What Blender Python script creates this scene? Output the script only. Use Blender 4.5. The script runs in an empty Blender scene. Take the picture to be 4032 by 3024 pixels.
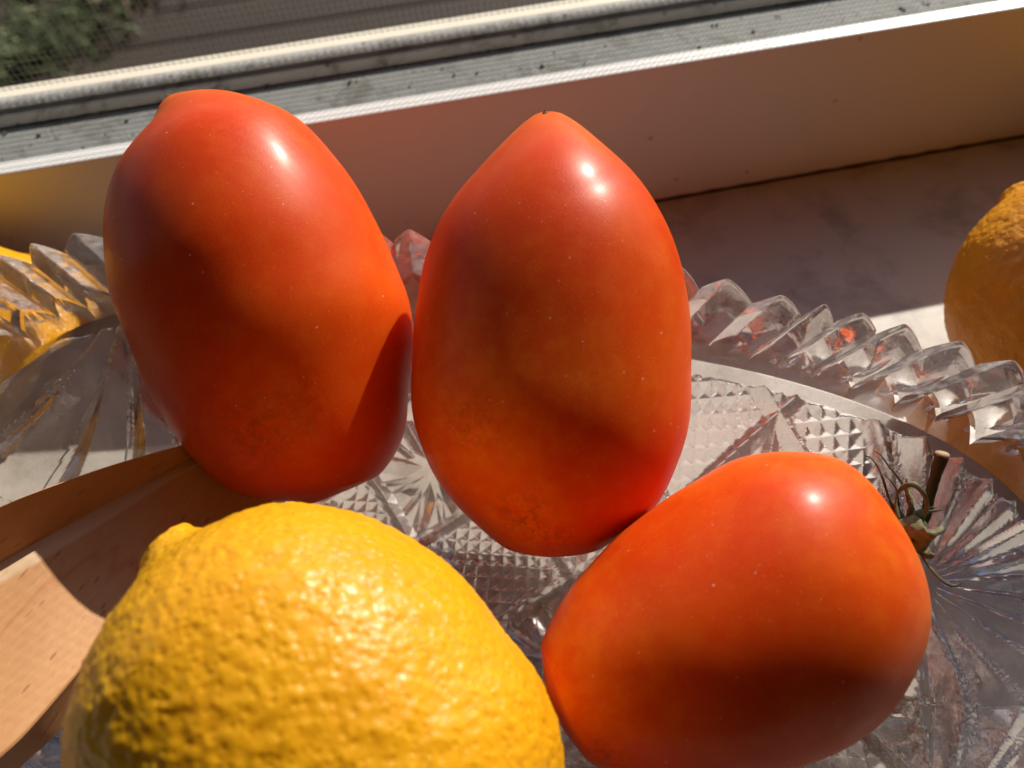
import bpy, bmesh, math, random
import numpy as np
from mathutils import Vector, Matrix, noise, Quaternion
random.seed(7); rng = np.random.default_rng(7)
SC = bpy.context.scene
COL = SC.collection
K = 0.01                                   # everything below is written in centimetres

# ------------------------------------------------------------------ camera
RT = Vector((0.9880, -0.1986, -0.0443)); FW = Vector((0.0749, 0.5541, -0.8290))
def cam_axes(pitch, yaw, roll):
    p, y, r = map(math.radians, (pitch, yaw, roll))
    f = Vector((0, math.cos(p), -math.sin(p))); rt = Vector((1, 0, 0)); up = rt.cross(f)
    m = Matrix.Rotation(y, 3, 'Z'); f, rt, up = m @ f, m @ rt, m @ up
    return rt * math.cos(r) - up * math.sin(r), rt * math.sin(r) + up * math.cos(r), f
RT, UP, FW = cam_axes(56.0, -7.7, 4.5)
cd = bpy.data.cameras.new('camera'); cam = bpy.data.objects.new('camera', cd); COL.objects.link(cam)
cam.matrix_world = Matrix(((RT.x, UP.x, -FW.x, 0), (RT.y, UP.y, -FW.y, 0), (RT.z, UP.z, -FW.z, 15.5 * K), (0, 0, 0, 1)))
cd.sensor_width = 36; cd.lens = 27.03; cd.clip_start = 0.005; cd.clip_end = 200
cd.dof.use_dof = True; cd.dof.focus_distance = 0.128; cd.dof.aperture_fstop = 17
SC.camera = cam

# ------------------------------------------------------------------ light
SUN = Vector((0.57, 0.63, 0.505)).normalized()
elev = math.asin(SUN.z)
W = bpy.data.worlds.new('World'); SC.world = W; W.use_nodes = True
wn = W.node_tree.nodes; wl = W.node_tree.links
sky = wn.new('ShaderNodeTexSky'); sky.sky_type = 'NISHITA'; sky.sun_disc = False
sky.sun_elevation = elev; sky.sun_rotation = math.atan2(SUN.x, SUN.y)
wl.new(sky.outputs[0], wn['Background'].inputs[0]); wn['Background'].inputs[1].default_value = 0.09
sd = bpy.data.lights.new('sun', 'SUN'); sd.energy = 4.8; sd.angle = math.radians(0.53); sd.color = (1, 0.93, 0.82)
so = bpy.data.objects.new('sun', sd); COL.objects.link(so)
so.rotation_euler = SUN.to_track_quat('Z', 'Y').to_euler()
SC.view_settings.view_transform = 'Standard'; SC.view_settings.look = 'None'
SC.view_settings.exposure = 0.47; SC.view_settings.gamma = 1
SC.cycles.max_bounces = 16; SC.cycles.transmission_bounces = 12; SC.cycles.transparent_max_bounces = 16
SC.cycles.diffuse_bounces = 5; SC.cycles.glossy_bounces = 6
SC.cycles.sample_clamp_indirect = 4.0

# ------------------------------------------------------------------ helpers
def link(o, parent=None):
    COL.objects.link(o)
    if parent: o.parent = parent
    return o
def mesh_obj(name, verts, faces, mat, parent=None, smooth=True, cm=True):
    me = bpy.data.meshes.new(name)
    v = np.asarray(verts, dtype=np.float64) * (K if cm else 1)
    me.from_pydata(v.tolist(), [], [tuple(int(i) for i in f) for f in faces]); me.update()
    if smooth: me.polygons.foreach_set('use_smooth', [True] * len(me.polygons))
    if mat: me.materials.append(mat)
    return link(bpy.data.objects.new(name, me), parent)
def grid_obj(name, V, mat, parent=None, closed_j=False, smooth=True, flip=False):
    """V: array (n,m,3) in cm; faces between rows; closed_j wraps the second index."""
    n, m, _ = V.shape
    me = bpy.data.meshes.new(name)
    i = np.arange(n - 1)[:, None]; j = np.arange(m if closed_j else m - 1)[None, :]
    j2 = (j + 1) % m
    q = np.stack([i * m + j, i * m + j2, (i + 1) * m + j2, (i + 1) * m + j], -1).reshape(-1, 4)
    if flip: q = q[:, ::-1]
    me.vertices.add(n * m); me.vertices.foreach_set('co', (V * K).reshape(-1).astype(np.float32))
    me.loops.add(q.size); me.loops.foreach_set('vertex_index', q.reshape(-1).astype(np.int32))
    me.polygons.add(len(q)); me.polygons.foreach_set('loop_start', np.arange(0, q.size, 4, dtype=np.int32))
    try: me.polygons.foreach_set('loop_total', np.full(len(q), 4, dtype=np.int32))
    except Exception: pass
    me.update(calc_edges=True); me.validate()
    me.polygons.foreach_set('use_smooth', [smooth] * len(me.polygons))
    if mat: me.materials.append(mat)
    return link(bpy.data.objects.new(name, me), parent)
def thing(name, label, cat, loc=(0, 0, 0), group=None):
    o = bpy.data.objects.new(name, None); COL.objects.link(o); o.location = Vector(loc) * K
    o.empty_display_size = 0.01
    o['label'] = label; o['category'] = cat
    if group: o['group'] = group
    return o
def tag(o, label=None, cat=None, group=None, kind=None):
    if label: o['label'] = label
    if cat: o['category'] = cat
    if group: o['group'] = group
    if kind: o['kind'] = kind
    return o
def keep(o, parent):                       # parent without moving
    o.parent = parent; o.matrix_parent_inverse = Matrix.Translation(-parent.location)
    return o
def box(name, x0, x1, y0, y1, z0, z1, mat, bev=0.03, parent=None):
    bm = bmesh.new(); bmesh.ops.create_cube(bm, size=1)
    for v in bm.verts:
        v.co = Vector(((x0 + x1) / 2 + v.co.x * (x1 - x0), (y0 + y1) / 2 + v.co.y * (y1 - y0), (z0 + z1) / 2 + v.co.z * (z1 - z0))) * K
    if bev: bmesh.ops.bevel(bm, geom=bm.edges[:], offset=bev * K, segments=2, profile=0.5, affect='EDGES')
    me = bpy.data.meshes.new(name); bm.to_mesh(me); bm.free()
    me.materials.append(mat)
    return link(bpy.data.objects.new(name, me), parent)

class NT:
    """tiny wrapper for building node materials"""
    def __init__(s, name):
        s.m = bpy.data.materials.new(name); s.m.use_nodes = True
        s.t = s.m.node_tree; s.n = s.t.nodes; s.l = s.t.links
        s.b = s.n['Principled BSDF']; s.out = s.n['Material Output']
        s.tc = s.n.new('ShaderNodeTexCoord')
    def obj(s, scale=(1, 1, 1), rot=(0, 0, 0), cm=True):
        mp = s.n.new('ShaderNodeMapping'); s.l.new(s.tc.outputs['Object'], mp.inputs[0])
        f = 100 if cm else 1
        mp.inputs['Scale'].default_value = [c * f for c in scale]; mp.inputs['Rotation'].default_value = rot
        if any(rot):                        # rotate first, then stretch
            mp.inputs['Scale'].default_value = (f, f, f)
            m2 = s.n.new('ShaderNodeMapping'); s.l.new(mp.outputs[0], m2.inputs[0]); m2.inputs['Scale'].default_value = scale
            return m2.outputs[0]
        return mp.outputs[0]
    def noise(s, vec, scale, detail=3, rough=0.5, dist=0.0):
        n = s.n.new('ShaderNodeTexNoise'); s.l.new(vec, n.inputs['Vector'])
        n.inputs['Scale'].default_value = scale; n.inputs['Detail'].default_value = detail
        n.inputs['Roughness'].default_value = rough; n.inputs['Distortion'].default_value = dist
        return n.outputs[0]
    def voro(s, vec, scale, feature='F1', rand=1.0):
        n = s.n.new('ShaderNodeTexVoronoi'); n.feature = feature; s.l.new(vec, n.inputs['Vector'])
        n.inputs['Scale'].default_value = scale; n.inputs['Randomness'].default_value = rand
        return n
    def ramp(s, fac, stops):
        r = s.n.new('ShaderNodeValToRGB'); s.l.new(fac, r.inputs[0]); e = r.color_ramp.elements
        while len(e) < len(stops): e.new(0.5)
        for k, (p, c) in enumerate(stops):
            e[k].position = p; e[k].color = (c, c, c, 1) if not hasattr(c, '__len__') else (*c, 1)
        return r.outputs[0]
    def mix(s, fac, a, b):
        x = s.n.new('ShaderNodeMix'); x.data_type = 'RGBA'
        for sock, v in ((x.inputs['Factor'], fac), (x.inputs[6], a), (x.inputs[7], b)):
            if hasattr(v, 'is_output'): s.l.new(v, sock)
            elif hasattr(v, '__len__'): sock.default_value = (*v, 1)
            else: sock.default_value = v
        return x.outputs[2]
    def math(s, op, a, b=0.0, clamp=False):
        x = s.n.new('ShaderNodeMath'); x.operation = op; x.use_clamp = clamp
        for sock, v in ((x.inputs[0], a), (x.inputs[1], b)):
            if hasattr(v, 'is_output'): s.l.new(v, sock)
            else: sock.default_value = v
        return x.outputs[0]
    def attr(s, name):
        a = s.n.new('ShaderNodeAttribute'); a.attribute_name = name; return a.outputs['Fac']
    def bump(s, h, strength, dist, prev=None):
        b = s.n.new('ShaderNodeBump'); s.l.new(h, b.inputs['Height'])
        b.inputs['Strength'].default_value = strength; b.inputs['Distance'].default_value = dist * K
        if prev: s.l.new(prev, b.inputs['Normal'])
        return b.outputs[0]
    def set(s, **kw):
        names = dict(color='Base Color', rough='Roughness', normal='Normal', spec='Specular IOR Level', sss='Subsurface Weight',
                     coat='Coat Weight', coatr='Coat Roughness', metal='Metallic', ior='IOR', trans='Transmission Weight')
        for k, v in kw.items():
            sock = s.b.inputs[names[k]]
            if hasattr(v, 'is_output'): s.l.new(v, sock)
            elif hasattr(v, '__len__'): sock.default_value = (*v, 1)
            else: sock.default_value = v
        return s

# ------------------------------------------------------------------ materials
def mat_tomato(name, red=(0.69, 0.055, 0.003), orange=(0.80, 0.17, 0.010), seed=0.0):
    t = NT(name); c = t.obj()
    big = t.noise(c, 0.45 + seed, 2, 0.5)
    fine = t.noise(c, 24, 3, 0.75)
    mott = t.noise(c, 3.2, 5, 0.6)
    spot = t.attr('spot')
    f = t.math('MULTIPLY', t.ramp(big, [(0.40, 0), (0.72, 1)]), 0.38)
    f = t.math('ADD', f, t.math('MULTIPLY', t.ramp(fine, [(0.47, 0), (0.66, 1)]), 0.17))
    f = t.math('ADD', f, t.math('MULTIPLY', t.ramp(mott, [(0.45, 0), (0.75, 1)]), 0.22))
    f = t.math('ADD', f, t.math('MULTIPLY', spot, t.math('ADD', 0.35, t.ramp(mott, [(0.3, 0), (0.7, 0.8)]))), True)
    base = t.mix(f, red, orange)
    # specks of lint and dried droplets lying on the skin
    v = t.voro(c, 3.6); on = t.ramp(t.noise(c, 0.9, 2), [(0.42, 0), (0.55, 1)])
    d = t.math('MULTIPLY', t.ramp(v.outputs['Distance'], [(0.045, 1), (0.075, 0)]), on)
    v2 = t.voro(c, 9.0); d2 = t.ramp(v2.outputs['Distance'], [(0.05, 1), (0.085, 0)])
    dd = t.math('MULTIPLY', t.math('MAXIMUM', d, t.math('MULTIPLY', d2, 0.6)), 0.55)
    col = t.mix(dd, base, (0.85, 0.62, 0.50))
    scar = t.attr('scar')
    wr = t.noise(c, 7, 4, 0.6, 1.2)
    col = t.mix(t.math('MULTIPLY', scar, t.ramp(wr, [(0.5, 0), (0.56, 0.55)])), col, (0.30, 0.06, 0.012))
    nb = t.bump(t.noise(c, 34, 2, 0.6), 0.28, 0.010)
    nb = t.bump(t.math('MULTIPLY', wr, scar), 0.9, 0.06, nb)
    rr = t.math('ADD', 0.34, t.math('MULTIPLY', mott, 0.14))
    t.set(color=col, rough=rr, normal=nb, sss=0.60, coat=0.12, coatr=0.24, spec=0.12)
    t.b.inputs['Subsurface Radius'].default_value = (1.0, 0.30, 0.06); t.b.inputs['Subsurface Scale'].default_value = 0.011
    return t.m
def mat_lemon(name, c1=(0.80, 0.38, 0.006), c2=(0.74, 0.31, 0.005), rough=0.40):
    t = NT(name); c = t.obj()
    a = t.ramp(t.noise(c, 0.8, 3), [(0.4, 0), (0.65, 1)])
    b = t.ramp(t.attr('pit'), [(0.0, 1), (0.45, 0)])
    col = t.mix(t.math('MULTIPLY', a, 0.55), c1, c2)
    col = t.mix(t.math('MULTIPLY', b, 0.40), col, (0.68, 0.27, 0.005))
    blem = t.math('MULTIPLY', t.ramp(t.noise(c, 1.7, 6, 0.7, 0.6), [(0.63, 0), (0.70, 1)]), 0.35)
    col = t.mix(blem, col, (0.50, 0.23, 0.06))
    col = t.mix(t.math('MULTIPLY', t.attr('spot'), 0.6), col, (0.55, 0.32, 0.05))
    v = t.voro(c, 9.0)
    nb = t.bump(t.ramp(v.outputs['Distance'], [(0.0, 0), (0.5, 1)]), 0.5, 0.024)
    nb = t.bump(t.noise(c, 18, 3), 0.25, 0.012, nb)
    t.set(color=col, rough=rough, normal=nb, sss=0.32, coat=0.08, coatr=0.2, spec=0.30)
    t.b.inputs['Subsurface Radius'].default_value = (1.0, 0.5, 0.1); t.b.inputs['Subsurface Scale'].default_value = 0.004
    return t.m
def mat_plastic():
    t = NT('white_painted_plastic'); c = t.obj()
    n = t.noise(c, 1.3, 4, 0.6); sm = t.ramp(t.noise(c, 0.6, 5, 0.65, 1.5), [(0.60, 0), (0.70, 1)])
    col = t.mix(t.math('MULTIPLY', n, 0.12), (0.84, 0.82, 0.79), (0.70, 0.67, 0.62))
    col = t.mix(t.math('MULTIPLY', sm, 0.10), col, (0.9, 0.88, 0.86))
    dirt = t.math('MULTIPLY', t.ramp(t.voro(c, 0.8).outputs['Distance'], [(0.03, 1), (0.07, 0)]), 0.5)
    col = t.mix(dirt, col, (0.25, 0.17, 0.10))
    t.set(color=col, rough=0.42, normal=t.bump(t.noise(c, 6, 4), 0.12, 0.02), spec=0.4)
    return t.m
def mat_track(name='dirty_grey_track', a=(0.19, 0.20, 0.19), b=(0.31, 0.31, 0.295)):
    t = NT(name); c = t.obj()
    n = t.noise(c, 1.1, 6, 0.65)
    col = t.mix(n, a, b)
    d = t.ramp(t.noise(c, 1.0, 8, 0.75, 0.6), [(0.50, 0), (0.66, 1)])
    col = t.mix(t.math('MULTIPLY', d, 0.75), col, (0.10, 0.085, 0.06))
    sp = t.ramp(t.voro(c, 1.4).outputs['Distance'], [(0.05, 1), (0.13, 0)])
    col = t.mix(t.math('MULTIPLY', sp, 0.7), col, (0.09, 0.07, 0.05))
    t.set(color=col, rough=0.75, normal=t.bump(t.noise(c, 9, 5), 0.4, 0.03), spec=0.25)
    return t.m
def mat_simple(name, a, b, scale=2.0, rough=0.7, bump=0.3, spec=0.3, stretch=(1, 1, 1)):
    t = NT(name); c = t.obj(stretch)
    t.set(color=t.mix(t.noise(c, scale, 5, 0.6), a, b), rough=rough, spec=spec, normal=t.bump(t.noise(c, scale * 4, 4), bump, 0.03))
    return t.m
def mat_marble():
    t = NT('marble_sill'); c = t.obj()
    n = t.noise(c, 0.35, 6, 0.6, 0.8); s = t.noise(c, 0.5, 6, 0.7, 0.3)
    col = t.mix(n, (0.50, 0.46, 0.40), (0.66, 0.61, 0.54))
    col = t.mix(t.math('MULTIPLY', t.ramp(s, [(0.50, 0), (0.66, 1)]), 0.55), col, (0.24, 0.20, 0.155))
    sp = t.ramp(t.voro(c, 0.55).outputs['Distance'], [(0.07, 1), (0.14, 0)])
    sp2 = t.ramp(t.voro(c, 1.9).outputs['Distance'], [(0.04, 1), (0.10, 0)])
    col = t.mix(t.math('MULTIPLY', sp, 0.5), col, (0.12, 0.09, 0.06))
    col = t.mix(t.math('MULTIPLY', sp2, 0.25), col, (0.15, 0.12, 0.09))
    t.set(color=col, rough=t.math('ADD', 0.28, t.math('MULTIPLY', n, 0.3)), normal=t.bump(t.noise(c, 5, 5), 0.1, 0.02))
    return t.m
def mat_glass():
    t = NT('pressed_glass'); c = t.obj()
    b = t.b
    t.set(color=(0.985, 0.975, 0.98), rough=0.0, ior=1.5, trans=1.0)
    nb = t.bump(t.noise(c, 2.2, 3), 0.12, 0.03); nb = t.bump(t.noise(c, 14, 3), 0.10, 0.008, nb)
    t.l.new(nb, b.inputs['Normal'])
    tr = t.n.new('ShaderNodeBsdfTransparent'); tr.inputs[0].default_value = (0.97, 0.955, 0.96, 1)
    mx = t.n.new('ShaderNodeMixShader'); mx.inputs[0].default_value = 0.90
    t.l.new(tr.outputs[0], mx.inputs[1]); t.l.new(b.outputs[0], mx.inputs[2])
    # a film of household dust and lint fibres
    df = t.n.new('ShaderNodeBsdfDiffuse'); df.inputs[0].default_value = (0.72, 0.66, 0.63, 1)
    wv = t.noise(c, 5.5, 5, 0.7, 2.5)
    fib = t.ramp(t.math('ABSOLUTE', t.math('SUBTRACT', wv, 0.5)), [(0.0, 1), (0.012, 0)])
    v = t.ramp(t.voro(c, 12).outputs['Distance'], [(0.08, 1), (0.14, 0)])
    dust = t.math('MULTIPLY', t.math('MAXIMUM', fib, v), 0.38)
    dust = t.math('MULTIPLY', dust, t.ramp(t.noise(c, 0.8, 3), [(0.45, 0), (0.6, 1)]))
    rimd = t.math('MULTIPLY', t.attr('dust'), t.math('ADD', 0.05, t.math('MULTIPLY', t.ramp(t.noise(c, 3.5, 6, 0.75), [(0.42, 0), (0.75, 1)]), 0.45)))
    film = t.math('ADD', t.math('MAXIMUM', dust, rimd), t.math('MULTIPLY', t.ramp(t.noise(c, 0.9, 5, 0.7), [(0.5, 0), (0.75, 1)]), 0.10))
    m2 = t.n.new('ShaderNodeMixShader'); t.l.new(film, m2.inputs[0]); t.l.new(mx.outputs[0], m2.inputs[1]); t.l.new(df.outputs[0], m2.inputs[2])
    t.l.new(m2.outputs[0], t.out.inputs[0])
    return t.m
def mat_beech(rot):
    t = NT('beech_wood'); 
    g = t.obj((1, 1, 1), rot)
    def st(sx, sy, sz):
        mp = t.n.new('ShaderNodeMapping'); t.l.new(g, mp.inputs[0]); mp.inputs['Scale'].default_value = (sx, sy, sz); return mp.outputs[0]
    a = t.noise(st(0.35, 2.2, 2.2), 1.0, 4, 0.55, 0.6)
    f = t.noise(st(2.0, 22, 22), 1.0, 3, 0.6)
    col = t.mix(a, (0.58, 0.29, 0.12), (0.73, 0.41, 0.18))
    col = t.mix(t.math('MULTIPLY', f, 0.55), col, (0.42, 0.18, 0.08))
    p = t.voro(st(0.6, 6.5, 6.5), 1.0)
    d = t.ramp(p.outputs['Distance'], [(0.09, 1), (0.17, 0)])
    col = t.mix(t.math('MULTIPLY', d, 0.6), col, (0.30, 0.095, 0.045))
    ln = t.ramp(t.noise(st(0.12, 0.7, 0.7), 1.0, 2, 0.4, 0.4), [(0.485, 0), (0.5, 1), (0.515, 0)])
    col = t.mix(t.math('MULTIPLY', ln, 0.5), col, (0.48, 0.16, 0.06))
    col = t.mix(t.math('MULTIPLY', t.attr('pale_edge'), 0.75), col, (0.70, 0.52, 0.34))
    nb = t.bump(f, 0.25, 0.015); nb = t.bump(t.math('SUBTRACT', 1.0, d), 0.35, 0.02, nb)
    t.set(color=col, rough=0.55, normal=nb, spec=0.35)
    return t.m

M_marble = mat_marble(); M_plastic = mat_plastic(); M_track = mat_track(); M_glass = mat_glass()
M_groove = mat_simple('grime', (0.05, 0.045, 0.035), (0.12, 0.10, 0.08), 3, 0.9)
M_vinyl = mat_track('grimy_grey_ledge', (0.36, 0.35, 0.33), (0.48, 0.47, 0.44))
M_spline = mat_track('grimy_pale_spline', (0.38, 0.38, 0.36), (0.54, 0.53, 0.51))
M_cream = mat_simple('cream_painted_wood', (0.72, 0.64, 0.50), (0.82, 0.75, 0.62), 1.0, 0.7, 0.2)
M_wire = mat_simple('screen_wire', (0.07, 0.055, 0.04), (0.12, 0.10, 0.075), 2, 0.7, 0.0)
M_soil = mat_simple('dark_soil', (0.05, 0.035, 0.025), (0.14, 0.10, 0.075), 0.2, 0.95, 0.6)
M_plank = mat_simple('shade_painted_timber', (0.026, 0.018, 0.012), (0.055, 0.040, 0.028), 0.3, 0.8, 0.4, stretch=(0.15, 1, 1))  # timber colour kept near black, with the shade outside painted into it

# ------------------------------------------------------------------ setting: sill, window frame, outside
sill = box('window_sill', -60, 70, -40, 15.62, -3, 0, M_marble, 0.1); tag(sill, kind='structure')
fr = thing('window_frame', 'white window frame with tall inner lip and dirty grey track along the back of the sill', 'window frame', (0, 15.6, 0))
def fpart(o): return keep(o, fr)
fpart(box('inner_lip', -60, 70, 15.63, 16.08, -0.5, 4.33, M_plastic, 0.05))
tr = fpart(box('track_bed', -60, 70, 16.08, 19.0, -1.0, 3.22, M_track, 0.0))
fpart(box('track_groove', -60, 70, 19.0, 19.16, -1.0, 3.10, M_groove, 0.0))
fpart(box('screen_ledge', -60, 70, 19.16, 19.95, -1.0, 3.50, M_vinyl, 0.06))
# caulk line where the lip meets the sill
n = 260; X = np.linspace(-20, 30, n)
V = np.zeros((n, 4, 3))
for i, x in enumerate(X):
    w = 0.07 + 0.05 * noise.noise((x * 1.3, 0, 3)); h = 0.05 + 0.03 * noise.noise((x * 2.1, 5, 3))
    V[i] = [(x, 15.64, h), (x, 15.60, h), (x, 15.60 - w, 0.012), (x, 15.60 - w, -0.02)]
fpart(grid_obj('grime_line', V, M_groove, smooth=False, flip=True))

sc = thing('insect_screen', 'fine insect screen mesh in its ribbed frame at the back of the window track', 'insect screen', (0, 19.7, 3.6))
# ribbed spline strip, skewed ridges
n, m = 2400, 9
xs = np.linspace(-16, 30, n); V = np.zeros((n, m, 3))
for j in range(m):
    a = j / (m - 1); y = 19.30 + 0.52 * a; z = 3.51 + 0.19 * math.sin(math.pi * min(1, 0.15 + a * 0.75))
    V[:, j, 0] = xs + 0.0; V[:, j, 1] = y
    V[:, j, 2] = z + 0.003 * np.sin(2 * np.pi * (xs - 5.0 * a) / 0.21)
keep(grid_obj('spline', V, M_spline, flip=True), sc)
def wires(name, vert):
    vs = []; fs = []
    w = 0.0055
    step = 0.168
    if vert:
        for x in np.arange(-32, 40, step):
            k = len(vs); x += 0.01 * random.uniform(-1, 1); sk = 0.075
            for z in (3.7, 32):
                xx = x - sk * (z - 3.7)
                vs += [(xx - w, 19.90 - w, z), (xx + w, 19.90 - w, z), (xx + w, 19.90 + w, z), (xx - w, 19.90 + w, z)]
            fs += [(k + a, k + (a + 1) % 4, k + 4 + (a + 1) % 4, k + 4 + a) for a in range(4)]
    else:
        for z in np.arange(3.75, 32, step):
            k = len(vs)
            for x in (-32, 40):
                vs += [(x, 19.90 - w, z - w), (x, 19.90 + w, z - w), (x, 19.90 + w, z + w), (x, 19.90 - w, z + w)]
            fs += [(k + a, k + 4 + a, k + 4 + (a + 1) % 4, k + (a + 1) % 4) for a in range(4)]
    return vs, fs
v1, f1 = wires('a', True); v2, f2 = wires('b', False); o = len(v1)
mo = mesh_obj('wire_mesh', v1 + v2, f1 + [tuple(i + o for i in f) for f in f2], M_wire, smooth=False)
keep(mo, sc); mo['kind'] = 'stuff'

osill = box('outer_sill', -90, 90, 20.2, 20.8, -4, 3.33, M_cream, 0.08)
tag(osill, 'sunlit cream outer sill board just beyond the insect screen', 'sill board')
gr = box('ground', -3000, 3000, -3000, 3000, -60, -55, M_soil, 0.0); tag(gr, kind='structure')
deck = thing('garden_deck', 'timber deck on the ground outside the window, shade painted into its dark colour', 'deck', (10, 125, -55))
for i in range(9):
    p = box('plank', -36 - 9 * max(0, 5 - i) + random.uniform(-1, 1), 140, 84 + i * 9.2, 84 + i * 9.2 + 8.8, -54.9, -52 + random.uniform(-0.3, 0.3), M_plank, 0.3)  # nearer planks run further left, their shape standing for a diagonal shadow
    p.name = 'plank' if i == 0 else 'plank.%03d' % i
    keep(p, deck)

# the room the window opens from (its shade is what the near sides of the fruit are in)
M_wall = mat_simple('warm_wall_paint', (0.22, 0.18, 0.14), (0.26, 0.21, 0.17), 0.05, 0.85, 0.1)
M_floor = mat_simple('brown_floor', (0.12, 0.075, 0.045), (0.18, 0.11, 0.07), 0.1, 0.6, 0.1)
for nm, b_ in (('window_reveal', (-64, -60, 15.0, 24, -3, 100)), ('window_reveal', (70, 74, 15.0, 24, -3, 100)), ('window_head', (-64, 74, 15.0, 24, 100, 104)),
               ('wall_window_side', (-260, -64, 15.5, 20, -90, 165)), ('wall_window_side', (74, 260, 15.5, 20, -90, 165)), ('wall_above_window', (-64, 74, 15.5, 20, 104, 165)),
               ('wall_below_sill', (-64, 74, 15.7, 20, -90, -3.1)), ('wall_left', (-264, -260, -340, 20, -90, 165)), ('wall_right', (260, 264, -340, 20, -90, 165)),
               ('wall_back', (-260, 260, -344, -340, -90, 165)), ('ceiling', (-264, 264, -344, 20, 165, 169))):
    tag(box(nm, *b_, M_wall, 0.0), kind='structure')
tag(box('floor', -264, 264, -344, 20, -94, -90, M_floor, 0.0), kind='structure')

# ------------------------------------------------------------------ fruit builder
def catmull(pts, n):
    """resample a polyline smoothly by arc length"""
    P = np.array(pts, float)
    Q = np.vstack([2 * P[0] - P[1], P, 2 * P[-1] - P[-2]])
    out = []
    for i in range(1, len(Q) - 2):
        p0, p1, p2, p3 = Q[i - 1:i + 3]
        for t in np.linspace(0, 1, 24, endpoint=False):
            out.append(0.5 * (2 * p1 + (p2 - p0) * t + (2 * p0 - 5 * p1 + 4 * p2 - p3) * t ** 2 + (3 * p1 - p0 - 3 * p2 + p3) * t ** 3))
    out.append(P[-1]); out = np.array(out)
    d = np.r_[0, np.cumsum(np.linalg.norm(np.diff(out, axis=0), axis=1))]
    s = np.linspace(0, d[-1], n)
    return np.stack([np.interp(s, d, out[:, k]) for k in range(P.shape[1])], 1)
def profile(side, ts):
    c = catmull(side, 500); o = np.argsort(c[:, 0], kind='stable'); c = c[o]
    return np.interp(ts, c[:, 0], np.abs(c[:, 1]))
def fruit(name, base, tip, side, L, Rr, nt, nph, mat, disp=None, depth=1.0, shrink=0.985, fine=None):
    """Body between base and tip; L and R are its measured half outlines (cm along the axis, cm across)."""
    B = np.array(base, float); T = np.array(tip, float); A = T - B; Ln = np.linalg.norm(A); A /= Ln
    S = np.array(side, float); S -= A * (S @ A); S /= np.linalg.norm(S); N = np.cross(S, A)      # N looks towards the viewer side
    t0 = min(0, min(p[0] for p in L), min(p[0] for p in Rr)); t1 = max(max(p[0] for p in L), max(p[0] for p in Rr))
    u = np.linspace(0, 1, nt); ts = t0 + (t1 - t0) * (0.5 - 0.5 * np.cos(np.pi * (0.0 + u)))
    l = profile(L, ts) * shrink; r = profile(Rr, ts) * shrink
    ker = np.array([1, 2, 3, 2, 1.]) / 9
    def sm(a):
        e0, e1 = a[0], a[-1]
        o0 = a.copy()
        for _ in range(nt // 12): a = np.convolve(np.pad(a, 2, 'edge'), ker, 'valid')
        k_ = np.clip((u - 0.86) / 0.1, 0, 1) + np.clip((0.12 - u) / 0.1, 0, 1)
        return a * (1 - k_) + o0 * k_
    l, r = sm(l), sm(r)
    # close the two ends
    e = np.minimum(1, np.sqrt(np.clip((ts - ts[0]) / 0.18, 0, 1))) * np.minimum(1, np.sqrt(np.clip((ts[-1] - ts) / 0.10, 0, 1)))
    l *= e; r *= e
    c = (r - l) / 2; rad = (r + l) / 2
    ph = np.linspace(0, 2 * np.pi, nph, endpoint=False)
    V = (B + A * ts[:, None])[:, None, :] + S * (c[:, None, None] + rad[:, None, None] * np.cos(ph)[None, :, None]) \
        + N * (depth * rad[:, None, None] * np.sin(ph)[None, :, None])
    # outward normals by finite differences
    dt = np.gradient(V, axis=0); dp = (np.roll(V, -1, 1) - np.roll(V, 1, 1))
    nn = np.cross(dp, dt); ln = np.linalg.norm(nn, axis=2, keepdims=True); nn = nn / np.maximum(ln, 1e-9)
    cen = (B + A * ts[:, None])[:, None, :] + S * c[:, None, None]
    sg = np.sign(((V - cen) * nn).sum(2, keepdims=True)); nn *= np.where(sg == 0, 1, sg)
    at = {}
    if disp:
        h, at = disp(V, ts, ph, Ln, e)
        V = V + nn * h[..., None]
    if fine:                               # hand-tuned fullness of the body by direction round its middle
        V = fullness(V, fine)
    #HOOK
    V[0] = V[0].mean(0); V[-1] = V[-1].mean(0)
    org = V.reshape(-1, 3).mean(0)
    ob = grid_obj(name, V - org, mat, closed_j=True)
    ob.location = Vector(org) * K
    for k, a in at.items():
        la = ob.data.attributes.new(k, 'FLOAT', 'POINT'); la.data.foreach_set('value', a.reshape(-1).astype(np.float32))
    # make normals point out
    bm = bmesh.new(); bm.from_mesh(ob.data); bmesh.ops.recalc_face_normals(bm, faces=bm.faces[:]); bm.to_mesh(ob.data); bm.free()
    return ob, dict(B=B, A=A, S=S, N=N, Ln=Ln, tip=V[-1, 0], base=V[0, 0], org=org)
def fullness(V, fine):
    c0, e1, e2, co = np.array(fine[0]), np.array(fine[1]), np.array(fine[2]), fine[3]
    D = V - c0; x = D @ e1; y = D @ e2; al = np.arctan2(y, x); rho = np.hypot(x, y)
    q = np.full(al.shape, co[0])
    for k in range(1, (len(co) + 1) // 2): q = q + co[2 * k - 1] * np.cos(k * al) + co[2 * k] * np.sin(k * al)
    n = 180; idx = np.round(al / (2 * np.pi) * n).astype(int) % n
    rm = np.zeros(n); np.maximum.at(rm, idx.ravel(), rho.ravel())
    fr = np.fft.rfft(rm); fr[14:] = 0; rm = np.fft.irfft(fr, n)
    rr = np.interp((al / (2 * np.pi)) % 1.0, np.arange(n + 1) / n, np.r_[rm, rm[0]])
    q = q * np.clip(rho / rr, 0, 1) ** 2
    return V + (q * x)[..., None] * e1 + (q * y)[..., None] * e2
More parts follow.
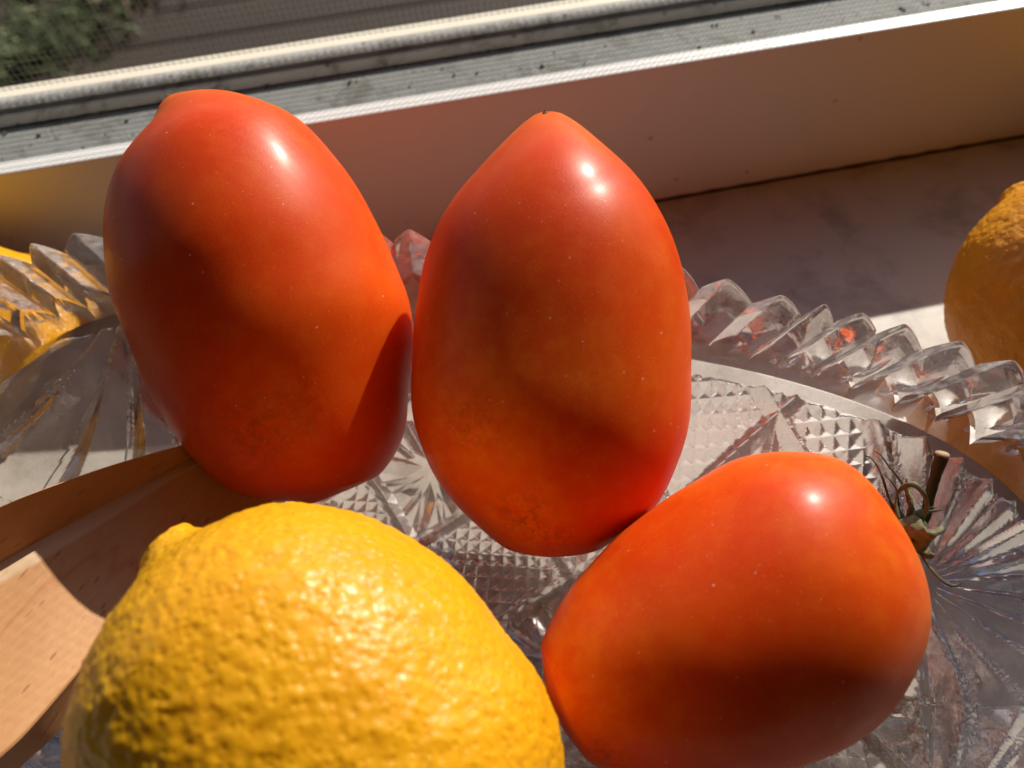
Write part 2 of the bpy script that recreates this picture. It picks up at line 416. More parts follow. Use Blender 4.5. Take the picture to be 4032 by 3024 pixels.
def nz(P, f, off=0.0):
    Q = P.reshape(-1, 3) * f + off
    return np.array([noise.noise(q) for q in Q]).reshape(P.shape[:2])
def blob(V, c, r):
    d = np.linalg.norm(V - np.array(c), axis=2) / r
    return np.exp(-d * d)

# ------------------------------------------------------------------ tomatoes
FINE = {
 't1': [[-3.136, 10.097, 4.92], [0.9614, 0.0104, -0.2751], [0.1784, 0.7377, 0.6511], [-0.01185, 0.00256, -0.0163, 0.01223, 0.00794, -0.00192, 0.00409, -0.00186, 0.00167, 0.00119, 0.0008, -0.00016, -0.00333, -0.00079, -0.0011, -0.00323, -0.00158, -0.00162, 1e-05, -0.00081, 0.00065]],
 't2': [[1.854, 8.037, 4.879], [0.9734, -0.229, -0.0034], [0.1829, 0.7684, 0.6133], [-0.01349, 0.00217, -0.00457, 0.00827, -0.00339, 0.00465, 0.00063, 0.00422, 0.00034, -0.00105, 0.0022, -0.00347, -0.00061, 0.0008, 0.00049, 0.0041, -0.00015, -0.00051, 0.00073, -0.00105, -0.00021, 0.00048, 0.00047, 0.00204, -0.0002]],
 't3': [[3.503, 2.922, 3.783], [0.9389, -0.2701, 0.2134], [0.2021, 0.9344, 0.2935], [-0.01772, -0.03289, -0.0144, -0.01854, -0.01936, -0.00161, -0.00872, 0.00307, -0.00331, 0.00642, -0.00527, 0.00163, 0.00248, 0.00526, 0.00044, -0.00116, 0.00113, 0.00055, 0.00154, 0.00104, -6e-05]]}
def tom_disp(spots, scars, dents, seed, lob=0.012, crease=()):
    def f(V, ts, ph, Ln, e):
        h = 0.05 * nz(V, 0.33, seed) + 0.02 * nz(V, 0.9, seed + 9)
        h += lob * np.cos(3 * ph + seed)[None, :] * np.sin(np.clip(ts / Ln, 0, 1) * np.pi)[:, None]
        h *= (e[:, None] ** 2)
        sp = np.zeros(V.shape[:2]); sr = np.zeros(V.shape[:2])
        for c, r, w in spots: sp = np.maximum(sp, w * blob(V, c, r))
        for c, r in scars:
            b = blob(V, c, r); sr = np.maximum(sr, b)
            h += b * 0.035 * nz(V, 4.5, seed)
        for c, r, a in dents: h -= a * blob(V, c, r)
        cr = np.zeros(V.shape[:2])
        for p0, p1, nn_, r, a in crease:                     # a short fold across the skin
            p0, p1, nn_ = np.array(p0), np.array(p1), np.array(nn_); D = V - p0; D = D - (D @ nn_)[..., None] * nn_; E = p1 - p0; E = E - (E @ nn_) * nn_
            u_ = np.clip((D @ E) / (E @ E), 0, 1); d_ = np.linalg.norm(D - u_[..., None] * E, axis=2)
            cr = np.maximum(cr, a * np.exp(-(d_ / r) ** 2) * ((V - V.reshape(-1, 3).mean(0)) @ nn_ > 0))
        h -= cr
        return h, {'spot': sp, 'scar': sr}
    return f
G_T = 'ripe plum tomatoes in the glass dish'
def blossom_scar(parent, ob, near, r=0.055):
    """small dry scar set on the skin at the vertex nearest to a point"""
    co = np.array([v.co[:] for v in ob.data.vertices]) / K + np.array(ob.location) / K
    k = int(np.argmin(np.linalg.norm(co - np.array(near), axis=1))); p = Vector(co[k])
    A = ob.data.vertices[k].normal.copy(); S = A.orthogonal().normalized(); N = A.cross(S)
    vs = []; fs = []; n = 14
    for q_, (rr, hh) in enumerate(((1.5, -0.02), (1.0, 0.012), (0.5, 0.03), (0.15, 0.055))):
        for i in range(n):
            a = 2 * math.pi * i / n; q = rr * r * (1 + 0.5 * noise.noise((i * 1.3, q_, near[0])))
            vs.append(p + S * q * math.cos(a) + N * q * 0.7 * math.sin(a) + A * (hh * (1 + 0.6 * noise.noise((i, q_ * 2.0, 8)))))
    for q_ in range(3):
        for i in range(n): fs.append((q_ * n + i, q_ * n + (i + 1) % n, (q_ + 1) * n + (i + 1) % n, (q_ + 1) * n + i))
    fs.append(tuple(3 * n + i for i in range(n)))
    return keep(mesh_obj('blossom_scar', [list(v) for v in vs], fs, M_scar, smooth=False), parent)
M_scar = mat_simple('dry_blossom_scar', (0.10, 0.06, 0.03), (0.28, 0.19, 0.09), 12, 0.9)

t1 = thing('plum_tomato', 'broad left plum tomato, crooked tip against the grey track, soft dented lower side', 'tomato', (-3.2, 8.5, 2.0), G_T)
L1 = [(0.0, 0.0), (0.23, -0.6), (0.58, -1.06), (1.11, -1.4), (1.69, -1.63), (2.25, -1.79), (3.03, -1.89), (3.9, -1.97), (4.42, -2.02), (5.25, -1.92), (5.97, -1.73), (6.52, -1.48), (6.89, -1.15), (7.29, -0.7), (7.67, -0.32), (7.79, -0.05)]
R1 = [(-0.13, 0.0), (-0.13, 0.73), (-0.03, 1.37), (0.25, 1.9), (0.68, 2.3), (1.34, 2.57), (2.53, 2.98), (3.06, 3.09), (3.93, 3.0), (5.0, 2.85), (5.95, 2.58), (6.72, 2.25), (7.22, 1.78), (7.67, 1.13), (7.85, 0.42), (7.87, 0.05)]
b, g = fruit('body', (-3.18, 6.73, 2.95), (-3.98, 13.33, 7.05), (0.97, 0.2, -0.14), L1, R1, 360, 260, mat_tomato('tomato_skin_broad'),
             tom_disp([((-3.2, 6.9, 5.6), 1.3, 0.22), ((-3.98, 13.33, 7.05), 0.9, 0.55), ((-5.78, 10.76, 4.80), 0.75, 0.6), ((-5.69, 9.59, 4.27), 0.6, 0.5)], [((-3.2, 6.5, 5.4), 0.75), ((-2.5, 6.7, 5.6), 0.55)],  # the two left-edge spots paint in a lemon and wood reflection
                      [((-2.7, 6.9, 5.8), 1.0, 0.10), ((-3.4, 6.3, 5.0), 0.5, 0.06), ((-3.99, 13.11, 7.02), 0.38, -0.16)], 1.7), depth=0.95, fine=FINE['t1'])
blossom_scar(t1, b, (-4.05, 13.11, 7.13), 0.07); keep(b, t1)

t2 = thing('plum_tomato', 'pointed plum tomato standing in the middle against the pinkish white lip', 'tomato', (1.8, 7.5, 2.0), G_T)
L2 = [(0.0, 0.0), (0.02, -0.32), (0.16, -0.79), (0.44, -1.19), (0.92, -1.67), (1.48, -2.07), (2.2, -2.35), (2.85, -2.43), (3.66, -2.39), (4.48, -2.3), (5.22, -2.18), (5.88, -1.93), (6.45, -1.56), (7.02, -1.06), (7.5, -0.56), (7.76, -0.23), (7.84, -0.03)]
R2 = [(0.0, 0.0), (0.02, 0.36), (0.12, 0.79), (0.31, 1.19), (0.59, 1.59), (0.98, 1.91), (1.45, 2.16), (2.0, 2.36), (2.56, 2.46), (3.51, 2.48), (4.32, 2.45), (4.97, 2.35), (5.54, 2.2), (6.12, 1.93), (6.62, 1.62), (7.12, 1.15), (7.55, 0.67), (7.79, 0.3), (7.84, 0.03)]
b, g = fruit('body', (1.08, 4.77, 2.86), (2.51, 11.34, 6.9), (0.98, -0.21, 0.0), L2, R2, 360, 260, mat_tomato('tomato_skin_pointed', seed=0.11),
             tom_disp([((0.3, 6.2, 5.8), 1.7, 0.85), ((0.8, 4.9, 4.6), 1.0, 0.8), ((2.5, 11.3, 6.9), 0.8, 0.5)], [((0.66, 4.8, 4.65), 0.42), ((1.1, 4.7, 4.2), 0.35), ((0.31, 6.12, 5.5), 0.45), ((1.1, 6.8, 6.1), 0.22), ((1.35, 5.4, 5.1), 0.3)],
                      [], 4.1, crease=(((2.25, 9.28, 6.83), (2.60, 9.28, 6.86), (-0.20, -0.72, 0.67), 0.16, 0.008), ((2.60, 9.28, 6.86), (2.93, 9.31, 6.91), (-0.20, -0.72, 0.67), 0.16, 0.008), ((2.93, 9.31, 6.91), (3.25, 9.39, 6.99), (-0.20, -0.72, 0.67), 0.16, 0.008))), depth=0.97, fine=FINE['t2'])
blossom_scar(t2, b, (2.42, 10.95, 7.12), 0.05); keep(b, t2)

t3 = thing('plum_tomato', 'plum tomato lying on its side at lower right, with dried calyx and stem', 'tomato', (3.6, 2.8, 1.6), G_T)
L3 = [(-0.01, 0.0), (-0.01, -0.41), (0.14, -0.84), (0.41, -1.13), (0.87, -1.49), (1.51, -1.77), (2.0, -1.96), (2.73, -2.14), (3.36, -2.25), (4.01, -2.36), (4.57, -2.29), (5.08, -2.14), (5.55, -1.92), (5.86, -1.58), (6.03, -1.17), (6.1, -0.81), (6.1, -0.49), (6.06, -0.20), (6.0, 0.0)]
R3 = [(-0.01, 0.0), (0.02, 0.47), (0.27, 0.95), (0.85, 1.38), (1.43, 1.65), (2.05, 1.86), (2.98, 2.01), (3.62, 2.05), (4.2, 1.96), (4.7, 1.77), (5.19, 1.5), (5.56, 1.16), (5.82, 0.84), (6.04, 0.41), (6.0, 0.0)]
b, g = fruit('body', (0.54, 2.27, 3.56), (6.58, 3.32, 3.96), (0.18, -0.97, -0.18), L3, R3, 360, 260, mat_tomato('tomato_skin_lying', seed=0.2),
             tom_disp([((6.4, 3.2, 4.0), 2.0, 0.85), ((0.9, 2.4, 4.6), 1.1, 0.9), ((5.2, 4.2, 5.4), 0.12, 1.0)], [((1.0, 1.4, 4.2), 0.3)],
                      [((6.7, 3.6, 4.1), 0.5, 0.12)], 6.3), depth=0.97, fine=FINE['t3'])
keep(b, t3)

# ------------------------------------------------------------------ calyx and stem of the lying tomato
def mat_dry(name, a, b):
    t = NT(name); c = t.obj()
    col = t.mix(t.noise(c, 9, 5, 0.7), a, b)
    t.set(color=col, rough=0.85, normal=t.bump(t.noise(c, 30, 4, 0.7), 0.7, 0.02), spec=0.2); return t.m
M_stem = mat_dry('dry_stem', (0.035, 0.035, 0.015), (0.13, 0.13, 0.06)); M_sepal = mat_dry('dry_sepal', (0.09, 0.085, 0.04), (0.34, 0.33, 0.19))
M_cut = mat_dry('cut_stem_end', (0.30, 0.20, 0.11), (0.55, 0.40, 0.26))
def tube(name, pts, rads, mat, parent, nseg=10, flat=1.0, rib=0.0, n=40, twist=0.0, rough=0.08):
    P = catmull(pts, n) + CS; rr = np.interp(np.linspace(0, 1, n), np.linspace(0, 1, len(rads)), rads)
    V = np.zeros((n + 2, nseg, 3)); up = Vector((0.3, -0.2, 1)).normalized()
    for i in range(n):
        d = Vector(P[min(i + 1, n - 1)] - P[max(i - 1, 0)]).normalized()
        a = d.cross(up).normalized(); bb = d.cross(a).normalized()
        tw = twist * i / n
        for k in range(nseg):
            an = 2 * math.pi * k / nseg
            q = rr[i] * (1 + rib * math.cos(an * 5) + rough * noise.noise((i * 0.35, k * 0.9, rr[0] * 90)))
            x, y = q * math.cos(an), q * flat * math.sin(an)
            x, y = x * math.cos(tw) - y * math.sin(tw), x * math.sin(tw) + y * math.cos(tw)
            V[i + 1, k] = Vector(P[i]) + a * x + bb * y
    V[0] = P[0]; V[-1] = P[-1]
    return keep(grid_obj(name, V, mat, closed_j=True, flip=True), parent)
CS = np.array((-0.14, -0.08, 0.24))
st = [(6.62, 3.52, 3.85), (6.88, 3.71, 3.95), (6.97, 3.94, 4.23), (7.07, 4.17, 4.51), (7.16, 4.36, 4.77)]
tube('stem', st, [0.10, 0.075, 0.075, 0.08, 0.105], M_stem, t3, 14, rib=0.09, n=50, rough=0.22)
e0 = Vector(st[-1]); dd = (Vector(st[-1]) - Vector(st[-2])).normalized()
tube('stem_cut', [tuple(e0 - dd * 0.02), tuple(e0 + dd * 0.012), tuple(e0 + dd * 0.03)], [0.098, 0.108, 0.09], M_cut, t3, 14, n=6)
cal = tube('calyx', [(6.45, 3.50, 3.98), (6.62, 3.55, 4.02), (6.80, 3.62, 4.0)], [0.16, 0.17, 0.09], M_stem, t3, 16, n=14, rib=0.12, rough=0.5)
SEP = {'A': ([(6.50, 3.60, 4.08), (6.41, 3.80, 4.14), (6.34, 4.01, 4.28), (6.28, 4.20, 4.46), (6.22, 4.36, 4.62), (6.12, 4.51, 4.77), (5.98, 4.57, 4.86)], [0.07, 0.045, 0.03, 0.028, 0.022, 0.017, 0.008], 0.5),
 'B': ([(6.60, 3.60, 4.0), (6.69, 3.80, 4.04), (6.67, 4.10, 4.25), (6.55, 4.29, 4.43), (6.42, 4.43, 4.57), (6.31, 4.57, 4.71), (6.19, 4.63, 4.80)], [0.08, 0.06, 0.045, 0.03, 0.024, 0.019, 0.008], 0.5),
 'F': ([(6.41, 3.79, 4.14), (6.44, 4.08, 4.40), (6.37, 4.21, 4.51), (6.27, 4.32, 4.60)], [0.04, 0.028, 0.022, 0.012], 0.5),
 'loop': ([(6.48, 3.62, 4.10), (6.44, 3.76, 4.14), (6.36, 3.88, 4.31), (6.35, 3.98, 4.50), (6.42, 4.04, 4.61), (6.56, 4.04, 4.66), (6.69, 3.96, 4.58), (6.77, 3.84, 4.44), (6.77, 3.72, 4.30), (6.73, 3.62, 4.11)], [0.10, 0.085, 0.06, 0.045, 0.045, 0.042, 0.04, 0.035, 0.03, 0.012], 0.28),
 'fat': ([(6.44, 3.70, 4.10), (6.50, 3.60, 4.20), (6.55, 3.45, 4.21), (6.66, 3.37, 4.24), (6.86, 3.41, 4.31)], [0.10, 0.12, 0.10, 0.085, 0.035], 0.45),
 'fat2': ([(6.52, 3.40, 3.90), (6.58, 3.36, 4.03), (6.67, 3.35, 4.17), (6.76, 3.39, 4.24), (6.88, 3.43, 4.30)], [0.10, 0.10, 0.075, 0.06, 0.025], 0.5),
 'low': ([(6.66, 3.48, 3.88), (6.69, 3.32, 3.86), (6.69, 3.22, 3.86), (6.79, 3.17, 3.84)], [0.08, 0.075, 0.055, 0.03], 0.5),
 'tail': ([(6.62, 3.45, 3.85), (6.67, 3.25, 3.80), (6.68, 3.14, 3.76), (6.73, 3.00, 3.72), (6.85, 2.84, 3.63), (7.00, 2.74, 3.58), (7.13, 2.75, 3.62)], [0.05, 0.025, 0.016, 0.016, 0.017, 0.018, 0.012], 0.6),
 'mid': ([(6.61, 3.75, 4.08), (6.65, 3.95, 4.27), (6.62, 4.06, 4.36), (6.63, 4.22, 4.49)], [0.06, 0.055, 0.05, 0.03], 0.4)}
for i, (k, (p, r, fl)) in enumerate(SEP.items()):
    ob = tube('sepal', p, [x * (1.0 if k == 'loop' else 1.3) for x in r], M_stem if k in 'ABF' else M_sepal, t3, 15, flat=fl, rib=0.12 if k in ('fat', 'fat2', 'low') else 0.03, n=46, twist=2.2 if k in ('fat', 'fat2') else 0.8, rough=0.25)

for i in range(9):
    a0 = random.uniform(0, 6.28); c0 = Vector((6.62, 3.55, 4.02)); d0 = Vector((0.9, 0.15, 0.1)).normalized(); s0 = Vector((0.0, math.cos(a0), math.sin(a0)))
    ln = random.uniform(0.25, 0.6); q0 = [c0 + s0 * 0.12]
    for k in range(1, 5): q0.append(q0[-1] + (s0 * (1.0 - 0.35 * k) + d0 * 0.35 * k + Vector([random.uniform(-.4, .4) for _ in range(3)])) * ln / 4)
    tube('sepal', [tuple(q_) for q_ in q0], [0.07, 0.06, 0.045, 0.025, 0.01], random.choice([M_stem, M_sepal, M_sepal]), t3, 11, flat=0.4, rib=0.1, n=24, twist=1.5, rough=0.35)

# ------------------------------------------------------------------ lemons
def lem_disp(seed, amp=1.0, neck=True):
    def f(V, ts, ph, Ln, e):
        P = V.reshape(-1, 3)
        a1 = nz(V, 4.4, seed); a2 = nz(V, 6.5, seed + 5); a3 = nz(V, 0.7, seed + 11)
        cell = np.array([noise.voronoi(Vector(q * 7.0 + seed))[0][0] for q in P]).reshape(V.shape[:2])
        pebble = np.clip(1 - cell * 1.5, 0, 1)
        ridge = (1 - np.abs(a2) * 2.4)
        h = amp * (0.018 * pebble + 0.018 * a1 + 0.004 * ridge) + 0.05 * a3
        h *= e[:, None] ** 3
        return h, {'pit': np.clip(pebble + 0.4 * a1 + 0.3, 0, 1), 'spot': np.zeros(V.shape[:2])}
    return f
LL = [(0.0, 0.0), (0.24, -0.38), (0.71, -0.94), (1.31, -1.53), (2.39, -2.22), (3.42, -2.55), (4.43, -2.61), (5.71, -2.38), (5.96, -2.22), (6.23, -1.98), (6.52, -1.67), (6.73, -1.31), (6.88, -0.96), (7.09, -0.65), (7.23, -0.53), (7.38, -0.35), (7.47, 0.0)]
LR = [(0.0, 0.0), (0.07, 0.29), (0.28, 0.86), (0.92, 1.53), (1.66, 2.06), (2.12, 2.38), (2.53, 2.54), (2.92, 2.64), (3.38, 2.62), (3.9, 2.64), (4.41, 2.64), (4.92, 2.55), (5.45, 2.38), (5.97, 2.12), (6.39, 1.78), (6.73, 1.4), (6.93, 0.95), (7.04, 0.58), (7.13, 0.34), (7.28, 0.28), (7.42, 0.18), (7.47, 0.0)]
GL = 'lemons on and beside the glass dish'
M_lem = mat_lemon('lemon_rind')
lm, g = fruit('lemon', (-0.49, -1.07, 4.0), (-4.18, 5.11, 5.87), (0.84, 0.53, -0.09), LL, LR, 450, 560, M_lem, lem_disp(2.0), depth=0.98)
tag(lm, 'large bumpy yellow lemon in the foreground with its nippled end pointing up left', 'lemon', GL)
std = [(0.0, 0.0), (0.12, 0.5), (0.4, 1.05), (0.9, 1.6), (1.7, 2.15), (2.6, 2.45), (3.5, 2.52), (4.4, 2.42), (5.3, 2.02), (5.9, 1.5), (6.3, 0.9), (6.55, 0.55), (6.8, 0.42), (7.0, 0.0)]
stl = [(a, -b_) for a, b_ in std]
M_lem2 = mat_lemon('lemon_rind_old', (0.74, 0.30, 0.006), (0.60, 0.22, 0.006), 0.5)
l2, g = fruit('lemon', (12.75, 3.9, 2.75), (13.2, 11.3, 3.2), (1, -0.1, 0), [(a_, b_ * 1.06) for a_, b_ in stl], [(a_, b_ * 1.06) for a_, b_ in std], 300, 360, M_lem2, lem_disp(8.0, 1.1), depth=0.98)
tag(l2, 'dull orange-yellow lemon with brown scuffs cut off by the right edge of the picture', 'lemon', GL)
l3, g = fruit('lemon', (-14.2, 10.3, 2.45), (-10.5, 12.9, 2.6), (0.6, -0.8, 0), stl, std, 140, 160, M_lem, lem_disp(5.0, 0.6), depth=0.98)
tag(l3, 'yellow lemon beyond the left end of the glass dish, seen as yellow streaks', 'lemon', GL)

l4, g = fruit('lemon', (18.6, 7.2, 2.6), (18.2, 13.9, 2.9), (1, 0.1, 0), stl, std, 140, 160, M_lem, lem_disp(3.0, 0.6), depth=0.98)
tag(l4, 'yellow lemon against the white lip, just past the right edge beside the scuffed one', 'lemon', GL)

# ------------------------------------------------------------------ beech wood utensil (tapering, raised far side, rounded ridge, flat face)
Wd = [[(-7.78, 5.65, 5.82), (-8.22, 5.04, 4.95), (-8.18, 4.75, 4.92), (-8.17, 1.41, 4.8)],
[(-6.87, 6.29, 5.45), (-7.28, 5.83, 4.6), (-7.25, 5.55, 4.57), (-7.22, 2.79, 4.45)],
[(-6.44, 6.58, 5.23), (-6.82, 6.2, 4.4), (-6.7, 5.95, 4.37), (-6.7, 3.38, 4.25)],
[(-5.75, 7.11, 4.71), (-6.06, 6.85, 4.0), (-5.95, 6.64, 3.97), (-6.0, 4.55, 3.85)],
[(-4.98, 7.71, 4.0), (-5.02, 7.68, 3.55), (-4.89, 7.55, 3.52), (-5.48, 5.63, 3.4)],
[(-4.38, 8.17, 3.36), (-4.32, 8.2, 3.05), (-4.2, 8.07, 3.02), (-4.52, 6.21, 2.9)],
[(-3.47, 8.14, 2.96), (-3.38, 8.18, 2.65), (-3.22, 8.01, 2.62), (-3.9, 6.89, 2.5)]]
Wd = np.array(Wd, float)
ns = 60
rails = [catmull(Wd[:, k], ns) for k in range(4)]
rows = []
for i in range(ns):
    A_, B1, B2, D_ = [r[i] for r in rails]
    back = A_ + np.array([0.04, 0.06, -0.10]); dn = np.array([0.05, 0.12, -0.75])
    sec = []
    sec += [A_ + (back - A_) + np.array([0, 0, -1.1]), back + np.array([0, 0, -0.1]), back, (A_ + back) / 2 + np.array([0, 0, 0.03]), A_]
    sec += [A_ * (1 - k) + B1 * k for k in (0.04, 0.25, 0.5, 0.75, 0.96)]
    sec += [B1, (B1 + B2) / 2 + np.array([0, 0, 0.01]), B2]
    for k in (0.03, 0.2, 0.4, 0.6, 0.8, 0.96, 0.99): sec.append(B2 * (1 - k) + D_ * k - np.array([0, 0, 0.10 * math.sin(math.pi * k)]))
    sec += [D_ + np.array([-0.0, -0.01, -0.03]), D_ + dn * 0.08, D_ + dn * 0.97, D_ + dn + np.array([0, 0.05, 0])]
    rows.append(sec)
V = np.array(rows)
ax = rails[2][-1] - rails[2][0]
M_beech = mat_beech((0, 0, -math.radians(54)))
m_ = V.shape[1]
Vc = np.concatenate([V[:1].mean(1, keepdims=True).repeat(m_, 1), V, V[-1:].mean(1, keepdims=True).repeat(m_, 1)])
wo = grid_obj('wooden_utensil', Vc, M_beech, closed_j=True, smooth=False)
wa = wo.data.attributes.new('pale_edge', 'FLOAT', 'POINT'); wv = np.zeros(Vc.shape[:2]); wv[:, 10:13] = 1; wv[:, 9] = 0.1; wv[:, 2:5] = 0.25; wa.data.foreach_set('value', wv.reshape(-1).astype(np.float32))  # paler colour along the ridge, slightly along the top edge
bm = bmesh.new(); bm.from_mesh(wo.data); bmesh.ops.recalc_face_normals(bm, faces=bm.faces[:])
for f in bm.faces: f.smooth = True
for e in bm.edges:
    if len(e.link_faces) == 2 and e.calc_face_angle(0) > math.radians(28): e.smooth = False
bm.to_mesh(wo.data); bm.free()
tag(wo, 'pale beech wood utensil with a ridge along it lying under the left tomato and lemon', 'wooden utensil')

# ------------------------------------------------------------------ pressed glass dish
TH = math.radians(-24.2); EU = np.array([math.cos(TH), math.sin(TH)]); EV = np.array([-math.sin(TH), math.cos(TH)])
CU, CV, RA, RB, NE = -2.55, 3.9, 11.65, 6.1, 3.2
NTH = 1900
th = np.linspace(0, 2 * np.pi, 20000)
cu = RA * np.sign(np.cos(th)) * np.abs(np.cos(th)) ** (2 / NE); cv = RB * np.sign(np.sin(th)) * np.abs(np.sin(th)) ** (2 / NE)
dl = np.r_[0, np.cumsum(np.hypot(np.diff(cu), np.diff(cv)))]
sl = np.linspace(0, dl[-1], NTH, endpoint=False)
RU = np.interp(sl, dl, cu); RV = np.interp(sl, dl, cv)
PER = dl[-1]; NTEETH = 72
def tri(x): return 2 * np.abs(x - np.floor(x + 0.5))            # 0..1 triangle, 0 at integers
def smooth(a, b_, x):
    t = np.clip((x - a) / (b_ - a), 0, 1); return t * t * (3 - 2 * t)
tp = sl / PER * NTEETH + 0.22 * np.sin(sl * 0.7) + 0.12 * np.sin(sl * 1.9 + 1)
fr_ = tp - np.floor(tp)
tooth = np.where(fr_ < 0.60, 0.5 * (fr_ / 0.60) + 0.5 * np.sin(np.clip(fr_ / 0.60, 0, 1) * np.pi / 2), 1 - ((fr_ - 0.60) / 0.40) ** 1.15)
amp = 0.36 + 0.12 * np.sin(np.floor(tp) * 2.4)
zig = (tooth - 1.0) * amp + 0.30 * smooth(2.4, 0.4, RU + CU) * (RV > 0) * smooth(-11, -9, RU + CU)
def base_z(s): return 1.25 + 3.35 * np.clip((s - 0.40) / 0.60, 0, 1) ** 1.15
fans = [(5.45, 5.95), (-10.94, 8.70), (5.45, 1.85), (2 * CU - 5.45, 1.85)]
def pattern(U, Vv, s):
    """how deep the mould cuts into the underside at (U,V), cm"""
    d = np.zeros_like(U); used = np.zeros_like(U)
    for fu, fv in fans:
        du, dv = U - fu, Vv - fv; r = np.hypot(du, dv)
        su = np.sign(fu - CU); sv = np.sign(fv - CV)
        ang = np.arctan2(dv * sv, du * su)                       # 45 deg points to the corner
        w = (smooth(-1.75, -1.70, ang) * (1 - smooth(1.95, 2.05, ang)) if fu > CU or fv < CV else 1.0) * (Vv * sv > CV * sv) * (1 - smooth(5.8, 6.0, r))
        groove = np.maximum(1 - tri(ang / (2 * np.pi) * 22) * 1.1, 0.25 * smooth(1.2, 2.0, r) * (1 - tri(ang / (2 * np.pi) * 22 + 0.5) * 6))
        fan = 0.50 * groove * smooth(0.0, 2.0, r)
        d = d * (1 - w) + fan * w; used = np.maximum(used, w)
    # lattice of broad cuts with alternating cells
    P = 3.3
    a = (U - CU - 0.3 + (Vv - CV + 0.3)) / P; b_ = (U - CU - 0.3 - (Vv - CV + 0.3)) / P
    la = 1 - np.clip(tri(a) * P / 2 / 0.26, 0, 1); lb = 1 - np.clip(tri(b_) * P / 2 / 0.26, 0, 1)
    cut = 0.30 * np.maximum(la, lb)
    par = (np.floor(a) + np.floor(b_)) % 2
    g1 = tri((U * 1.0 + Vv * 0.15) / 0.25); g2 = tri((Vv * 1.0 - U * 0.15) / 0.25)
    pyr = 0.10 * (1 - np.minimum(g1, g2) )
    ca = (np.floor(a) + 0.5) * P; cb = (np.floor(b_) + 0.5) * P
    uc = CU + 0.3 + (ca + cb) / 2; vc = CV - 0.3 + (ca - cb) / 2
    an = np.arctan2(Vv - vc, U - uc); rr = np.hypot(U - uc, Vv - vc)
    star = 0.24 * (1 - np.clip(tri(an / (2 * np.pi) * 8) * rr / 0.42, 0, 1)) + 0.12 * (1 - np.clip(tri(an / (2 * np.pi) * 8 + 0.5) * rr / 0.2, 0, 1))
    cell = np.where(par > 0, pyr, star)
    rest = np.where(cut > 0.02, cut, cell)
    return d + (1 - used) * rest
def to_world(U, Vv, Z): return np.stack([U * EU[0] + Vv * EV[0], U * EU[1] + Vv * EV[1], Z], -1)
ins = np.r_[np.linspace(0.004, 0.828, 40), 0.833, 0.836]; rib = np.array([0.842, 0.848, 0.90, 0.935, 0.97, 0.99, 0.997]); outs = np.r_[np.linspace(1.0, 0.35, 290), np.linspace(0.345, 0.004, 60)]
rowsV = []; seg = []
for s in ins:
    U = CU + RU * s; Q = CV + RV * s
    rowsV.append(to_world(U, Q, base_z(s / 1.0) * np.ones(NTH))); seg.append(0)
for s in rib:
    k = (s - 0.842) / 0.155; so_ = s + 0.016 * (tooth - 0.5)
    U = CU + RU * so_; Q = CV + RV * so_
    rowsV.append(to_world(U, Q, 4.38 + zig + 0.26 * k - 0.06 * (k > 0.97) - 0.05 * (k < 0.02))); seg.append(1)
for s in outs:
    so_ = s + 0.016 * (tooth - 0.5) * smooth(0.90, 1.0, s)
    U = CU + RU * so_; Q = CV + RV * so_
    zt = base_z(s * 1.0) + zig * smooth(0.93, 1.0, s) - 0.02
    gap = 0.74 - 0.62 * smooth(0.985, 1.0, s)
    zz = zt - gap + pattern(U, Q, s) * (1 - smooth(0.845, 0.86, s)) * smooth(0.02, 0.06, s)
    foot = smooth(0.44, 0.40, s) if False else 0
    rowsV.append(to_world(U, Q, np.maximum(zz, 0.12))); seg.append(2)
V = np.array(rowsV)
V[0] = V[0].mean(0); V[-1] = V[-1].mean(0)
dish = grid_obj('glass_dish', V, M_glass, closed_j=True, smooth=False)
sm_ = np.zeros((len(V) - 1, NTH), bool); sm_[:len(ins) - 1] = True
if len(dish.data.polygons) == sm_.size: dish.data.polygons.foreach_set('use_smooth', sm_.reshape(-1))
dl_ = dish.data.attributes.new('dust', 'FLOAT', 'POINT'); dv = np.zeros((len(V), NTH)); dv[len(ins):len(ins) + len(rib)] = 1.0; dl_.data.foreach_set('value', dv.reshape(-1).astype(np.float32))
bm = bmesh.new(); bm.from_mesh(dish.data); bmesh.ops.remove_doubles(bm, verts=bm.verts[:], dist=1e-7)
bmesh.ops.recalc_face_normals(bm, faces=bm.faces[:]); bm.to_mesh(dish.data); bm.free()
tag(dish, 'clear pressed glass dish with a sawtooth rim, fans and diamond pattern holding the tomatoes', 'glass dish')

# ------------------------------------------------------------------ loose matter
def scatter_mesh(name, items, mat, label=None, cat=None):
    vs = []; fs = []
    for c, r, fl in items:
        k = len(vs); q = Quaternion((random.uniform(-1, 1), random.uniform(-1, 1), random.uniform(-1, 1)), random.uniform(0, 6)); c = Vector(c)
        for d in ((1, 0, 0), (-1, 0, 0), (0, 1, 0), (0, -1, 0), (0, 0, 1), (0, 0, -1)):
            v = q @ Vector((d[0] * r * random.uniform(.6, 1.6), d[1] * r * random.uniform(.6, 1.1), d[2] * r * fl)); vs.append(c + v)
        fs += [(k, k + 2, k + 4), (k + 2, k + 1, k + 4), (k + 1, k + 3, k + 4), (k + 3, k, k + 4), (k + 2, k, k + 5), (k + 1, k + 2, k + 5), (k + 3, k + 1, k + 5), (k, k + 3, k + 5)]
    o = mesh_obj(name, [list(v) for v in vs], fs, mat, smooth=False); o['kind'] = 'stuff'
    return o
items = []
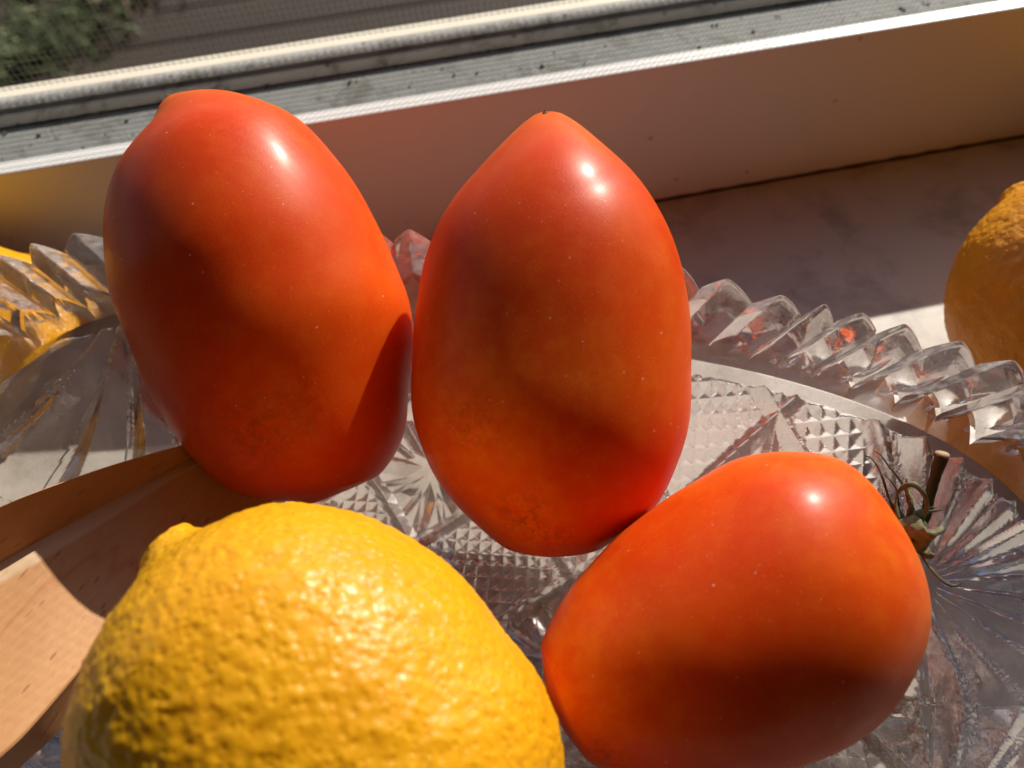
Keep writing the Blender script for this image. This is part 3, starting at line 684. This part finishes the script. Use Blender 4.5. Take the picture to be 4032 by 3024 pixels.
for _ in range(420):
    x = random.uniform(-12, 22); y = 16.2 + abs(random.gauss(0, 0.7)) if random.random() < 0.6 else random.uniform(16.2, 19.1)
    if y > 19.1: continue
    items.append(((x, y, 3.24), random.choice([0.015, 0.02, 0.03, 0.04, 0.07]), 0.6))
for _ in range(120): items.append(((random.uniform(-12, 22), 19.08, 3.14), random.uniform(0.03, 0.09), 0.7))
crumbs = scatter_mesh('dirt_crumbs', items, M_groove)

# leaf litter and grass outside
M_leaf = mat_simple('leaf_litter', (0.07, 0.05, 0.03), (0.21, 0.15, 0.10), 0.25, 0.9)
M_grass = mat_simple('grass_blades', (0.035, 0.055, 0.015), (0.12, 0.15, 0.055), 0.3, 0.7)
vs = []; fs = []
for _ in range(5200):
    x = random.uniform(-130, -34); y = random.uniform(85, 230); a = random.uniform(0, 6.28); L_ = random.uniform(1.2, 4.2); w = L_ * random.uniform(0.25, 0.5)
    z = -54.9 + random.uniform(0, 1.6); k = len(vs); u = Vector((math.cos(a), math.sin(a), random.uniform(-.4, .4))) * L_; n_ = Vector((-math.sin(a), math.cos(a), random.uniform(-.5, .5))) * w
    c = Vector((x, y, z)); vs += [c - u, c + n_ * 0.8, c + u, c - n_ * 0.8]; fs.append((k, k + 1, k + 2, k + 3))
lt = mesh_obj('leaf_litter', [list(v) for v in vs], fs, M_leaf, smooth=False); lt['kind'] = 'stuff'
vs = []; fs = []
clumps = [(random.uniform(-110, -44), random.uniform(118, 190)) for _ in range(30)]
for cx_, cy_ in clumps:
    for _ in range(60):
        x = cx_ + random.gauss(0, 4.5); y = cy_ + random.gauss(0, 4.5); h = random.uniform(3, 9); a = random.uniform(0, 6.28); k = len(vs)
        d = Vector((math.cos(a), math.sin(a), 0)); s_ = Vector((-math.sin(a), math.cos(a), 0)) * 0.45
        p = Vector((x, y, -55)); vs += [p - s_, p + s_, p + d * h * 0.3 + Vector((0, 0, h * 0.7)) + s_ * 0.8, p + d * h * 0.3 + Vector((0, 0, h * 0.7)) - s_ * 0.8, p + d * h * 0.9 + Vector((0, 0, h))]
        fs += [(k, k + 1, k + 2, k + 3), (k + 3, k + 2, k + 4)]
gs = mesh_obj('grass', [list(v) for v in vs], fs, M_grass, smooth=False); gs['kind'] = 'stuff'
